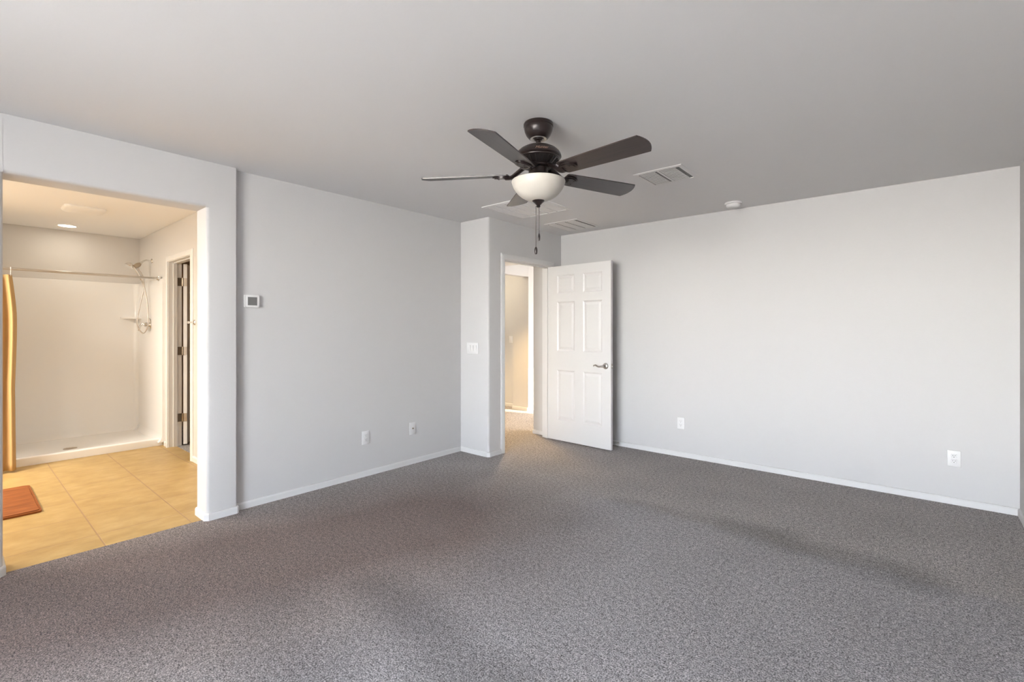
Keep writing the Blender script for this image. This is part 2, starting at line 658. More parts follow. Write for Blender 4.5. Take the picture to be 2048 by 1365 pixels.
box(bm, -7.6, -7.5, 1.6, 3.5, 0, H)
box(bm, -7.6, -3.8, 3.4, 3.5, 0, H)
struct('wall_closet', bm, M['closet'], 'walls inside the closet, shade put into their colour', 'wall')

# landing beyond the bedroom door
bm = B()
# far wall of the landing, with an opening into a side passage
prism(bm, [(XW, 5.93), (XW, 9.6), (XW - 0.12, 9.6), (XW - 0.12, 6.05), (-5.02, 6.05), (-5.02, 5.93)], 0, H)
box(bm, XW - 0.12, XW, 4.901, 5.929, 2.13, H)
box(bm, XW - 0.12, XW, 3.64, 4.90, 0, H)
box(bm, -5.9, -5.0, 6.09, 6.2, 0, H)
box(bm, -5.9, -5.8, 4.7, 6.2, 0, H)
box(bm, -5.9, XW - 0.121, 4.7, 4.8, 0, H)
box(bm, -4.85, XDB - 0.02, 3.545, 3.639, 0, H)
struct('wall_landing', bm, M['wall'], 'cream lit wall of the landing with an opening to a passage', 'wall')
bm = B()
prism(bm, rounded([(-3.655, 4.70), (XDB - 0.001, 4.70), (XDB - 0.001, 4.96), (-3.655, 4.96)], [0.018, 0, 0, 0]), 0, H)
struct('wall_landing_corner', bm, M['wall'], 'grey wall corner just beyond the door hinge side', 'wall')
# landing end with the window the sun comes through
bm = B()
LX = -1.2
box(bm, LX, LX + 0.12, 4.9, 6.55, 0, H)
box(bm, LX, LX + 0.12, 8.4, 9.7, 0, H)
box(bm, LX, LX + 0.12, 6.551, 8.399, 0, 0.35)
box(bm, LX, LX + 0.12, 6.551, 8.399, 1.45, H)
box(bm, XW - 0.1, LX + 0.1, 9.5, 9.6, 0, H)
struct('wall_landing_window', bm, M['wall'], 'landing wall with the sunlit window, out of view', 'wall')

# ------------------------------------------------------------------ baseboards and casings
BBP = [(0, -0.002), (0.012, -0.002), (0.012, 0.040), (0.008, 0.049), (0.0, 0.051)]


def bb(name, path, label):
    bm = B()
    sweep(bm, path, BBP)
    return struct(name, bm, M['trim'], label, 'baseboard')


c = 0.016
# travel so that the room lies on the left
bb('baseboard_left', [(XDB, DY0 - 0.002)][:0] + [(XA, YE), (XA, YC), (XA, YC)][:2], 'low white baseboard under the thermostat wall')
bb('baseboard_bathroom_opening', [(XA, YC + 0.002), (XC - 0.004, YC + 0.002), (XC, YC - 0.004), (XC, OY1 + c), (XC - c, OY1), (JB + c, OY1), (JB, OY1 + c), (JB, YS)],
   'white baseboard wrapping the pier right of the bathroom opening')
bb('baseboard_bathroom_opening_near', [(JB, -1.0), (JB, OY0 - c), (JB + c, OY0), (XC - c, OY0), (XC, OY0 - c), (XC, YBK)], 'white baseboard wrapping the wall end at the left picture edge')
bb('baseboard_entry', [(XD, 3.712), (XD, YE + c), (XD - c, YE), (XA, YE)], 'white baseboard around the corner block beside the door')
bb('baseboard_far', [(XR, YB), (XD, YB), (XD, 4.668)], 'long white baseboard under the far wall')
bb('baseboard_right', [(XR, YBK), (XR, YB)], 'white baseboard on the right wall')
bb('baseboard_landing_corner', [(XDB, 4.70), (-3.655 + 0.012, 4.70), (-3.655, 4.712), (-3.655, 4.96)][::-1][:0] + [(XDB - 0.002, 4.70), (-3.643, 4.70), (-3.655, 4.712), (-3.655, 4.96)], 'white baseboard on the corner just outside the door')
bb('baseboard_landing', [(XW, 9.0), (XW, 5.94)], 'white baseboard under the sunlit landing wall')
bb('baseboard_passage', [(XW - 0.01, 5.93), (-5.02, 5.93), (-5.02, 6.09), (-5.8, 6.09)], 'white baseboard in the passage beyond the landing')
bb('baseboard_bathroom_side', [(JB, YS), (-5.435, YS)], 'white baseboard between the closet door and the left wall')
bb('baseboard_shower_end', [(-6.34, YS), (-6.40, YS)], 'short white baseboard between shower curb and closet casing')


def casing_profile():
    return [(0.0, 0.0), (0.0, 0.010), (0.010, 0.016), (0.034, 0.014), (0.050, 0.010), (0.057, 0.006), (0.057, 0.0)]


def casing(bm, x, s, y0, y1, z, fn):
    """U-shaped casing around an opening y0..y1 up to z; fn maps (along, up, out) to world"""
    prof = casing_profile()
    rows = []
    for (u, v, du, dv) in [(y0, -0.004, -1, 0), (y0, z, -1, 1), (y1, z, 1, 1), (y1, -0.004, 1, 0)]:
        rows.append([bm.verts.new(fn(u + du * a, v + dv * a, o)) for a, o in prof])
    n = len(prof)
    for a, b in zip(rows, rows[1:]):
        for i in range(n):
            j = (i + 1) % n
            bm.faces.new((a[i], a[j], b[j], b[i]))
    bm.faces.new(rows[0])
    bm.faces.new(rows[-1])


def frame_things(y0, y1, z, fn, depth):
    """jamb boards and stop; fn maps (along, up, in) to world; depth into the wall"""
    bm = B()

    def bx(u0, u1, v0, v1, w0, w1):
        t = B()
        box(t, u0, u1, w0, w1, v0, v1)
        for v in t.verts:
            v.co = Vector(fn(v.co.x, v.co.z, v.co.y))
        me = bpy.data.meshes.new('tmp')
        t.to_mesh(me)
        t.free()
        bm.from_mesh(me)
        bpy.data.meshes.remove(me)
    j = 0.018
    bx(y0 - j, y0, -0.003, z + j, 0, depth)
    bx(y1, y1 + j, -0.003, z + j, 0, depth)
    bx(y0, y1, z, z + j, 0, depth)
    s0, s1 = 0.045, 0.078
    if depth < 0:
        s0, s1 = -s0, -s1
    return bm, bx


# bedroom door: jamb, stop, casings
OP0, OP1, OPZ = 3.775, 4.605, 2.035
bm = B()
casing(bm, 0, 1, OP0 - 0.005, OP1 + 0.005, OPZ + 0.005, lambda u, v, o: (XD + o, u, v))
casing(bm, 0, 1, OP0 - 0.005, OP1 + 0.005, OPZ + 0.005, lambda u, v, o: (XDB - o, u, v))
bm2, bx = frame_things(OP0, OP1, OPZ, lambda u, v, w: (XD - w, u, v), 0.118)
bx(OP0, OP0 + 0.011, -0.003, OPZ, 0.042, 0.075)
bx(OP1 - 0.011, OP1, -0.003, OPZ, 0.042, 0.075)
bx(OP0, OP1, OPZ - 0.011, OPZ, 0.042, 0.075)
tm = bpy.data.meshes.new('tmp')
bm2.to_mesh(tm)
bm2.free()
bm.from_mesh(tm)
struct('trim_1', bm, M['trim'], 'white casing and jamb around the open bedroom door', 'door casing')

# closet door casing in the bathroom
K0, K1, KZ = -6.272, -5.498, 2.037
bm = B()
casing(bm, 0, 1, K0 - 0.005, K1 + 0.005, KZ + 0.005, lambda u, v, o: (u, YS - o, v))
bm2, bx = frame_things(K0, K1, KZ, lambda u, v, w: (u, YS + w, v), 0.125)
bx(K0, K0 + 0.011, -0.003, KZ, 0.045, 0.080)
bx(K1 - 0.011, K1, -0.003, KZ, 0.045, 0.080)
bx(K0, K1, KZ - 0.011, KZ, 0.045, 0.080)
tm = bpy.data.meshes.new('tmp')
bm2.to_mesh(tm)
bm2.free()
bm.from_mesh(tm)
struct('trim_2', bm, M['trim'], 'white casing and jamb of the closet door in the bathroom', 'door casing')


def panel_leaf(W, Hh, T, panels):
    """moulded door leaf, hinge edge at x=0, faces at y=0 and y=-T; panels are (x0, x1, z0, z1)"""
    bm = B()
    xs = sorted({0.0, W} | {a for q in panels for a in q[:2]})
    zs = sorted({0.0, Hh} | {a for q in panels for a in q[2:]})
    for side in (0, 1):
        y = -T if side else 0.0
        s = 1 if side else -1

        def V(x, z, d):
            return bm.verts.new((x, y + s * d, z))
        for i in range(len(xs) - 1):
            for j in range(len(zs) - 1):
                x0, x1, z0, z1 = xs[i], xs[i + 1], zs[j], zs[j + 1]
                hit = any(q[0] - 1e-5 <= x0 and x1 <= q[1] + 1e-5 and q[2] - 1e-5 <= z0 and z1 <= q[3] + 1e-5 for q in panels)
                if not hit:
                    bm.faces.new([V(x0, z0, 0), V(x1, z0, 0), V(x1, z1, 0), V(x0, z1, 0)])
        for (x0, x1, z0, z1) in panels:
            rings = []
            for ins, d in [(0, 0), (0.006, 0.004), (0.016, 0.009), (0.022, 0.009), (0.046, 0.0025)]:
                rings.append([V(x0 + ins, z0 + ins, d), V(x1 - ins, z0 + ins, d), V(x1 - ins, z1 - ins, d), V(x0 + ins, z1 - ins, d)])
            for a, b in zip(rings, rings[1:]):
                for q in range(4):
                    w = (q + 1) % 4
                    bm.faces.new((a[q], a[w], b[w], b[q]))
            bm.faces.new(rings[-1])
    for (a, b) in [((0, 0), (0, Hh)), ((0, Hh), (W, Hh)), ((W, Hh), (W, 0)), ((W, 0), (0, 0))]:
        bm.faces.new([bm.verts.new((a[0], 0, a[1])), bm.verts.new((b[0], 0, b[1])), bm.verts.new((b[0], -T, b[1])), bm.verts.new((a[0], -T, a[1]))])
    bmesh.ops.remove_doubles(bm, verts=bm.verts, dist=1e-5)
    return bm


def lever_set(parent, x, z, T, toward=-1):
    """rosette with a wavy lever on the -y face"""
    bm = B()
    lathe(bm, [(0, 0), (0.033, 0), (0.033, 0.004), (0.029, 0.009), (0.014, 0.011), (0.011, 0.014), (0.011, 0.05), (0, 0.05)], 32,
          mtx=Matrix.Translation((x, -T, z)) @ Matrix.Rotation(PI / 2, 4, 'X'))
    s = toward
    pts = catmull([(x, -T - 0.045, z), (x + s * 0.025, -T - 0.052, z - 0.003), (x + s * 0.06, -T - 0.052, z - 0.008), (x + s * 0.095, -T - 0.050, z + 0.008), (x + s * 0.116, -T - 0.048, z + 0.004), (x + s * 0.122, -T - 0.047, z - 0.005)], 6)
    n = len(pts)
    tube(bm, pts, [0.0105 - 0.005 * i / (n - 1) for i in range(n)], 12)
    obj('door_handle', bm, M['nickel'], parent, True)


# open bedroom door
d1 = thing('door_1', 'white six-panel bedroom door standing open against the far wall', 'door', (XD + 0.014, 4.603, 0.012), math.radians(-2.6))
d1['kind'] = 'structure'
LW, LH, LT = 0.826, 2.018, 0.035
pz = [(0.235, 0.815), (1.035, 1.605), (1.700, 1.912)]
pan = [(a, b, z0, z1) for (a, b) in [(0.108, 0.357), (0.469, 0.718)] for z0, z1 in pz]
obj('door_leaf', panel_leaf(LW, LH, LT, pan), M['door'], d1)
lever_set(d1, LW - 0.066, 0.893, LT)
bm = B()
box(bm, LW - 0.001, LW + 0.0015, -0.030, -0.005, 0.865, 0.921)
box(bm, LW, LW + 0.011, -0.024, -0.012, 0.885, 0.901, 0.002)
obj('latch_plate', bm, M['nickel'], d1)
for z in (0.325, 1.056, 1.806):
    bm = B()
    box(bm, -0.0025, 0.0005, -0.033, -0.002, z - 0.044, z + 0.044)
    lathe(bm, [(0, z - 0.045), (0.006, z - 0.045), (0.006, z + 0.045), (0, z + 0.045)], 12, (-0.004, 0.004))
    obj('hinge', bm, M['nickel'], d1, True)

# closet door seen edge on, swung back into the closet
d2 = thing('door_2', 'closet door seen edge-on through the bathroom opening, hinges showing', 'door', (K0 + 0.012, YS + 0.137, 0.012), math.radians(156))
d2['kind'] = 'structure'
obj('door_leaf', panel_leaf(0.70, 2.018, 0.035, [(0.09, 0.30, a, b) for a, b in pz] + [(0.40, 0.61, a, b) for a, b in pz]), M['door'], d2)
for z in (0.30, 1.045, 1.815):
    bm = B()
    box(bm, -0.003, 0.0005, -0.034, -0.001, z - 0.045, z + 0.045)
    lathe(bm, [(0, z - 0.046), (0.007, z - 0.046), (0.007, z + 0.046), (0, z + 0.046)], 12, (-0.003, 0.004))
    # plate on the jamb, in the leaf's own frame
    rot = Matrix.Rotation(-math.radians(156), 4, 'Z')
    box(bm, -0.0125, -0.009, -0.052, -0.004, z - 0.045, z + 0.045, 0, rot)
    obj('hinge', bm, M['hinge'], d2, True)

# ------------------------------------------------------------------ ceiling fan
FX, FY = -1.597, 2.104
fan = thing('ceiling_fan', 'dark bronze five-blade ceiling fan with a frosted bowl light', 'ceiling fan', (FX, FY, H))
Z = lambda z: z - H
bm = B()
lathe(bm, [(0.0, 0), (0.078, 0), (0.082, Z(2.434)), (0.082, Z(2.421)), (0.0785, Z(2.418)), (0.080, Z(2.412)), (0.076, Z(2.395)), (0.067, Z(2.375)), (0.055, Z(2.360)), (0.047, Z(2.354)), (0.034, Z(2.356)), (0.028, Z(2.366)), (0.0, Z(2.368))], 48)
obj('canopy', bm, M['bronze'], fan, True)
bm = B()
lathe(bm, [(0.046, Z(2.3545)), (0.044, Z(2.3515)), (0.034, Z(2.3535)), (0.030, Z(2.360)), (0.046, Z(2.358))], 40)
obj('canopy_gloss_ring', bm, M['nickel'], fan, True)  # added pale ring standing in for the gloss on the canopy's lower rim
bm = B()
lathe(bm, [(0.0, Z(2.372)), (0.020, Z(2.368)), (0.026, Z(2.358)), (0.022, Z(2.348)), (0.0135, Z(2.343)), (0.0135, Z(2.325)), (0.019, Z(2.322)), (0.021, Z(2.300)), (0.0, Z(2.300))], 32)
obj('downrod', bm, M['bronze'], fan, True)
bm = B()
motor_prof = [(0.0, Z(2.316)), (0.030, Z(2.316)), (0.055, Z(2.312)), (0.080, Z(2.304)), (0.102, Z(2.292)), (0.117, Z(2.278)), (0.125, Z(2.263)), (0.127, Z(2.253)), (0.123, Z(2.247)), (0.117, Z(2.245)), (0.116, Z(2.241)), (0.112, Z(2.238))]
lathe(bm, motor_prof + [(0.110, Z(2.2395)), (0.077, Z(2.2085)), (0.078, Z(2.206)), (0.074, Z(2.203)), (0.074, Z(2.195)), (0.066, Z(2.190)), (0.0, Z(2.190))], 64)
motor = obj('motor_housing', bm, M['bronze'], fan, True)
bm = B()
lathe(bm, [(0.1105, Z(2.2372)), (0.0795, Z(2.2068))], 64)
obj('vent_recess', bm, M['bronze_dark'], motor, True)
bm = B()
for i in range(26):
    a = 2 * PI * (i + 0.5) / 26
    mtx = Matrix.Rotation(a, 4, 'Z') @ Matrix.Translation((0.0960, 0, Z(2.2205))) @ Matrix.Rotation(math.radians(-44), 4, 'Y')
    box(bm, -0.0205, 0.0205, -0.0024, 0.0024, -0.0035, 0.0030, 0.0008, mtx)
obj('vent_ribs', bm, M['bronze'], motor)
# script lettering on the front of the dome


def lettering(parent):
    cu = bpy.data.curves.new('lettering', 'FONT')
    cu.body = 'Hunter'
    cu.size = 0.023
    cu.shear = 0.45
    cu.extrude = 0.0
    cu.align_x = 'CENTER'
    to = bpy.data.objects.new('lettering_source', cu)
    COL.objects.link(to)
    dg = bpy.context.evaluated_depsgraph_get()
    dg.update()
    me = bpy.data.meshes.new_from_object(to.evaluated_get(dg))
    bpy.data.objects.remove(to)
    a0 = math.atan2(-FY, -FX) + 0.14          # towards the middle of the room's near side
    bm = B()
    bm.from_mesh(me)
    bpy.data.meshes.remove(me)
    bmesh.ops.triangulate(bm, faces=bm.faces)
    # wrap on the dome: height selects the profile point, width selects the angle
    prof = motor_prof[2:8]
    for v in bm.verts:
        zz = Z(2.2585) + v.co.y * 0.95
        r = prof[-1][0]
        for (ra, za), (rb, zb) in zip(prof, prof[1:]):
            if zb <= zz <= za:
                r = ra + (rb - ra) * (za - zz) / (za - zb)
        r += 0.0012
        a = a0 + v.co.x / 0.122
        v.co = Vector((r * math.cos(a), r * math.sin(a), zz))
    return obj('logo_lettering', bm, M['copper'], parent)


lettering(motor)
bm = B()
lathe(bm, [(0.0, Z(2.192)), (0.054, Z(2.192)), (0.054, Z(2.160)), (0.058, Z(2.156)), (0.060, Z(2.136)), (0.075, Z(2.128)), (0.075, Z(2.120)), (0.0, Z(2.120))], 40)
obj('switch_housing', bm, M['bronze'], fan, True)


def blade_mesh():
    """blade along +x, pitched; root at r=.17, tip at r=.66"""
    bm = B()
    out = []
    for (x, w) in [(0.165, 0.050), (0.172, 0.056), (0.30, 0.061), (0.45, 0.066), (0.60, 0.070)]:
        out.append((x, -w))
    n = 10
    for i in range(n + 1):
        t = -0.0705 + 0.141 * i / n
        out.append((0.666 - 0.026 * (t / 0.0705) ** 2, t))
    for (x, w) in [(0.60, 0.070), (0.45, 0.066), (0.30, 0.061), (0.172, 0.056), (0.165, 0.050)]:
        out.append((x, w))
    clean = []
    for q in out:
        if not clean or (Vector(q) - Vector(clean[-1])).length > 1e-4:
            clean.append(q)
    prism(bm, clean, -0.003, 0.003)
    return bm


def iron_mesh():
    """bracket under the blade root and arm up to the motor"""
    bm = B()
    pts = []
    for i in range(28):
        a = 2 * PI * i / 28
        rx, ry = 0.052, 0.044
        pts.append((0.207 + rx * math.cos(a), ry * math.sin(a) * (1.0 - 0.25 * math.cos(a))))
    prism(bm, pts, -0.0105, -0.0032)
    inner = [(0.207 + (x - 0.207) * 0.8, y * 0.8) for x, y in pts]
    prism(bm, inner, -0.0150, -0.0100)
    for (x, y) in [(0.225, 0.018), (0.225, -0.018), (0.19, 0.0)]:
        lathe(bm, [(0, -0.0185), (0.004, -0.018), (0.005, -0.0145), (0, -0.0145)], 10, (x, y))
    p = catmull([(0.060, 0, 0.038), (0.085, 0, 0.034), (0.120, 0, 0.010), (0.150, 0, -0.010), (0.185, 0, -0.012)], 5)
    tube(bm, p, [0.011, 0.0115, 0.012, 0.0125, 0.013] + [0.014] * (len(p) - 5), 10, (2.0, 0.85))
    return bm


BZ = Z(2.158)
pitch = Matrix.Rotation(math.radians(-12.5), 4, 'X')
b0 = obj('blade', blade_mesh(), M['blade'], fan)
i0 = obj('blade_iron', iron_mesh(), M['bronze'], b0, True)
for n_, ang in enumerate([-3.5, 68.5, 140.5, 212.5, 284.5]):
    if n_ == 0:
        b_, i_ = b0, i0
    else:
        b_ = b0.copy()
        COL.objects.link(b_)
        i_ = i0.copy()
        COL.objects.link(i_)
        i_.parent = b_
    b_.parent = fan
    b_.matrix_local = Matrix.Translation((0, 0, BZ)) @ Matrix.Rotation(math.radians(ang), 4, 'Z') @ pitch

bm = B()
bowl = [(0.060, Z(2.124)), (0.140, Z(2.124)), (0.147, Z(2.121)), (0.1485, Z(2.116)), (0.147, Z(2.110)), (0.1450, Z(2.106)), (0.1445, Z(2.101)), (0.1410, Z(2.094)), (0.1400, Z(2.089)),
        (0.134, Z(2.078)), (0.125, Z(2.065)), (0.113, Z(2.051)), (0.098, Z(2.038)), (0.080, Z(2.027)), (0.060, Z(2.019)), (0.040, Z(2.014)), (0.030, Z(2.012)), (0.0, Z(2.012))]
lathe(bm, bowl, 64)
obj('light_bowl', bm, M['frost'], fan, True)
bm = B()
lathe(bm, [(0.0, Z(2.016)), (0.034, Z(2.016)), (0.034, Z(2.011)), (0.028, Z(2.005)), (0.020, Z(1.998)), (0.013, Z(1.990)), (0.010, Z(1.988)), (0.011, Z(1.981)), (0.008, Z(1.976)), (0.0, Z(1.975))], 32)
obj('finial', bm, M['bronze'], fan, True)
# two pull chains with fobs
vx, vy = math.cos(0.7046), math.sin(0.7046)      # sideways across the fan
for (off, z1, fobw) in [(-0.0135, 1.757, 0.0085), (0.0035, 1.832, 0.0065)]:
    cx, cy = off * vx, off * vy
    bm = B()
    tube(bm, [(cx, cy, Z(1.985)), (cx, cy, Z(z1))], 0.0016, 6)
    for q in range(46):
        zq = Z(1.982) + (Z(z1) - Z(1.982)) * q / 45
        bmesh.ops.create_icosphere(bm, subdivisions=1, radius=0.0024, matrix=Matrix.Translation((cx, cy, zq)))
    ch = obj('pull_chain', bm, M['chain'], fan, True)
    bm = B()
    L = 0.040
    lathe(bm, [(0, Z(z1) + 0.002), (fobw * 0.45, Z(z1)), (fobw * 0.9, Z(z1) - L * 0.25), (fobw, Z(z1) - L * 0.5), (fobw * 0.85, Z(z1) - L * 0.85), (fobw * 0.6, Z(z1) - L), (0, Z(z1) - L)], 16, (cx, cy))
    obj('fob', bm, M['bronze'], ch, True)

# ------------------------------------------------------------------ ceiling registers


def register(name, label, x0, x1, y0, y1, cols, nslat, border, fill=0.40, tilt=-6):
    cx, cy = (x0 + x1) / 2, (y0 + y1) / 2
    w, d = (x1 - x0) / 2, (y1 - y0) / 2
    t = thing(name, label, 'vent', (cx, cy, H))
    bm = B()
    # sloping flange
    o = [(-w, -d), (w, -d), (w, d), (-w, d)]
    rings = []
    for ins, z in [(0, 0.001), (0.003, -0.004), (border * 0.75, -0.007), (border, -0.007), (border, 0.001)]:
        rings.append([bm.verts.new((math.copysign(abs(a) - ins, a), math.copysign(abs(b) - ins, b), z)) for a, b in o])
    for a, b in zip(rings, rings[1:]):
        for q in range(4):
            e = (q + 1) % 4
            bm.faces.new((a[q], a[e], b[e], b[q]))
    bm.faces.new(rings[0])
    iw, idp = w - border, d - border
    cw = 2 * iw / cols
    for q in range(1, cols):
        xx = -iw + cw * q
        box(bm, xx - 0.008, xx + 0.008, -idp, idp, -0.0095, 0.0)
    obj('frame', bm, M['vent'], t)
    bm = B()
    box(bm, -iw, iw, -idp, idp, -0.0010, 0.0010)
    obj('duct_backing', bm, M['dark'], t)
    for q in range(cols):
        a, b = -iw + cw * q + 0.010, -iw + cw * (q + 1) - 0.024
        for s in range(nslat):
            yy = -idp + 2 * idp * (s + 0.5) / nslat
            bm = B()
            pit = 2 * idp / nslat
            hw = pit * fill
            mtx = Matrix.Translation((0, yy, -0.0085)) @ Matrix.Rotation(math.radians(tilt), 4, 'X')
            box(bm, a, b, -hw, hw, -0.0007, 0.0007, 0, mtx)
            obj('louver', bm, M['vent'], t)
    return t


register('supply_vent', 'square white two-column ceiling vent right of the fan blades', -1.595, -1.236, 3.250, 3.612, 2, 11, 0.030, 0.30, -2)
register('supply_vent', 'white three-column ceiling vent over the open door by the far wall', -3.085, -2.665, 4.165, 4.650, 3, 14, 0.028, 0.46, -13)


def return_grille():
    x0, x1, y0, y1 = -3.095, -2.490, 3.200, 3.800
    cx, cy = (x0 + x1) / 2, (y0 + y1) / 2
    w, d = (x1 - x0) / 2, (y1 - y0) / 2
    t = thing('return_grille', 'large white square return air grille on the ceiling behind the fan bowl', 'vent', (cx, cy, H))
    bm = B()
    o = [(-w, -d), (w, -d), (w, d), (-w, d)]
    rings = []
    for ins, z in [(0, 0.001), (0.002, -0.006), (0.030, -0.012), (0.036, -0.012), (0.036, 0.001)]:
        rings.append([bm.verts.new((math.copysign(abs(a) - ins, a), math.copysign(abs(b) - ins, b), z)) for a, b in o])
    for a, b in zip(rings, rings[1:]):
        for q in range(4):
            e = (q + 1) % 4
            bm.faces.new((a[q], a[e], b[e], b[q]))
    bm.faces.new(rings[0])
    obj('frame', bm, M['vent'], t)
    for q in range(1, 5):
        xx = -w + 0.036 + (2 * w - 0.072) * q / 5
        bm = B()
        box(bm, xx - 0.006, xx + 0.006, -d + 0.03, d - 0.03, -0.014, -0.001)
        obj('rib', bm, M['vent'], t)
    bm = B()
    n = 34
    for s in range(n):
        yy = -d + 0.036 + (2 * d - 0.072) * (s + 0.5) / n
        box(bm, -w + 0.034, w - 0.034, -0.0095, 0.0095, -0.0006, 0.0006, 0, Matrix.Translation((0, yy, -0.006)) @ Matrix.Rotation(math.radians(-12), 4, 'X'))
    obj('louvers', bm, M['vent'], t)


return_grille()

# smoke detector
sd = thing('smoke_detector', 'round white smoke detector on the ceiling near the far wall', 'smoke detector', (-1.262, 4.560, H))
bm = B()
lathe(bm, [(0, 0.001), (0.070, 0.001), (0.071, -0.006), (0.069, -0.012), (0.064, -0.014), (0, -0.014)], 40)
obj('base_plate', bm, M['plastic'], sd, True)
bm = B()
lathe(bm, [(0, -0.013), (0.060, -0.013), (0.060, -0.019), (0.061, -0.021), (0.057, -0.034), (0.046, -0.043), (0.020, -0.046), (0, -0.046)], 40)
obj('cover', bm, M['plastic'], sd, True)

# ------------------------------------------------------------------ wall plates


def screw(bm, y, z, x):
    lathe(bm, [(0, 0.0), (0.0028, 0.0), (0.002, 0.0012), (0, 0.0013)], 10, mtx=Matrix.Translation((x, y, z)) @ Matrix.Rotation(PI / 2, 4, 'X'))


def outlet(name, label, loc, rotz, kind='duplex', group=None):
    """plate lies in the local xz plane, facing local -y"""
    t = thing(name, label, 'outlet', loc, rotz, group)
    bm = B()
    box(bm, -0.0375, 0.0375, -0.006, 0.001, -0.059, 0.059, 0.003)
    obj('cover_plate', bm, M['plastic'], t, True)
    if kind == 'duplex':
        for zc in (-0.0195, 0.0195):
            bm = B()
            box(bm, -0.0165, 0.0165, -0.0085, -0.004, zc - 0.0145, zc + 0.0145, 0.002)
            rc = obj('receptacle', bm, M['plastic'], t, True)
            bm = B()
            for xx, hh in ((-0.0063, 0.0045), (0.0063, 0.0036)):
                box(bm, xx - 0.0010, xx + 0.0010, -0.0090, -0.0080, zc + 0.003 - hh, zc + 0.003 + hh)
            lathe(bm, [(0, 0), (0.0026, 0), (0.0026, 0.0006), (0, 0.0006)], 10, mtx=Matrix.Translation((0, -0.0084, zc - 0.0085)) @ Matrix.Rotation(PI / 2, 4, 'X'))
            obj('slots', bm, M['slot'], rc)
    else:
        bm = B()
        lathe(bm, [(0, 0), (0.0075, 0), (0.0075, 0.003), (0.0045, 0.003), (0.0045, 0.010), (0, 0.010)], 16, mtx=Matrix.Translation((0, -0.006, 0)) @ Matrix.Rotation(PI / 2, 4, 'X'))
        obj('coax_jack', bm, M['hinge'], t, True)
    return t


outlet('wall_outlet', 'white electrical outlet on the left wall, left of the round-jack plate', (XA, 2.372, 0.342), PI / 2)
outlet('cable_outlet', 'white wall plate with one dark round jack on the left wall', (XA, 2.887, 0.342), PI / 2, 'coax')
outlet('wall_outlet', 'small white outlet on the far wall just right of the open door', (-1.836, YB, 0.341), 0)
outlet('wall_outlet', 'white outlet on the far wall near the right picture edge', (0.2075, YB, 0.341), 0)


def switch_plate(name, label, loc, rotz, gangs):
    t = thing(name, label, 'light switch', loc, rotz)
    w = 0.0375 + 0.023 * (gangs - 1)
    bm = B()
    box(bm, -w, w, -0.006, 0.001, -0.059, 0.059, 0.003)
    obj('cover_plate', bm, M['plastic'], t, True)
    for g in range(gangs):
        xc = (g - (gangs - 1) / 2) * 0.046
        bm = B()
        mtx = Matrix.Translation((xc, -0.007, 0)) @ Matrix.Rotation(math.radians(4), 4, 'X')
        box(bm, -0.0165, 0.0165, -0.003, 0.003, -0.033, 0.033, 0.001, mtx)
        obj('rocker', bm, M['plastic'], t, True)
    return t


switch_plate('switch_plate', 'wide white three-rocker switch plate on the corner block by the door', (-3.537, YE, 1.100), 0, 3)
switch_plate('switch_plate', 'small cream switch plate in the passage seen through the door', (-5.20, 6.09, 1.125), 0, 1)

th = thing('thermostat', 'square white thermostat with a dark grey screen on the left wall', 'thermostat', (XA, 1.422, 1.505), PI / 2)
bm = B()
prism(bm, rounded([(-0.052, -0.046), (0.052, -0.046), (0.052, 0.046), (-0.052, 0.046)], [0.008] * 4), -0.009, 0.001, 'xz')
obj('back_plate', bm, M['plastic'], th, True)
bm = B()
prism(bm, rounded([(-0.047, -0.043), (0.047, -0.043), (0.047, 0.043), (-0.047, 0.043)], [0.009] * 4), -0.025, -0.009, 'xz')
bd = obj('body', bm, M['plastic'], th, True)
bm = B()
box(bm, -0.032, 0.032, -0.0265, -0.0245, -0.030, 0.030, 0.0008)
obj('screen', bm, M['screen'], th)

# door stop on the far baseboard
ds = thing('door_stop', 'small metal door stop on the baseboard behind the open door', 'door stop', (-2.535, YB - 0.012, 0.032))
bm = B()
rx = Matrix.Rotation(PI / 2, 4, 'X')
lathe(bm, [(0, 0), (0.013, 0), (0.012, 0.006), (0.006, 0.010), (0.0055, 0.062), (0, 0.062)], 16, mtx=rx)
obj('post', bm, M['nickel'], ds, True)
bm = B()
lathe(bm, [(0, 0.060), (0.010, 0.060), (0.011, 0.070), (0.009, 0.076), (0, 0.077)], 16, mtx=rx)
obj('rubber_tip', bm, M['plastic'], ds, True)

# ------------------------------------------------------------------ bathroom
# shower: pan with curb, surround panels, corner shelf, drain
sh = thing('shower_stall', 'white acrylic walk-in shower surround in the bathroom', 'shower', (-6.97, 0.78, 0))


def rel(bm, o=(-6.97, 0.78, 0)):
    for v in bm.verts:
        v.co -= Vector(o)
    return bm


bm = B()
Y0, Y1 = 0.015, YS - 0.002
XF = -6.46
prism(bm, rounded([(XF, -0.003), (XF, 0.078), (XF - 0.075, 0.078), (XF - 0.085, 0.045), (-7.2, 0.038), (SX + 0.006, 0.050), (SX + 0.006, -0.003)], [0, 0.015, 0.02, 0, 0, 0, 0]), Y0, Y1, 'xz')
rel(bm)
obj('shower_pan', bm, M['acrylic'], sh, True)
ST = 1.868
bm = B()
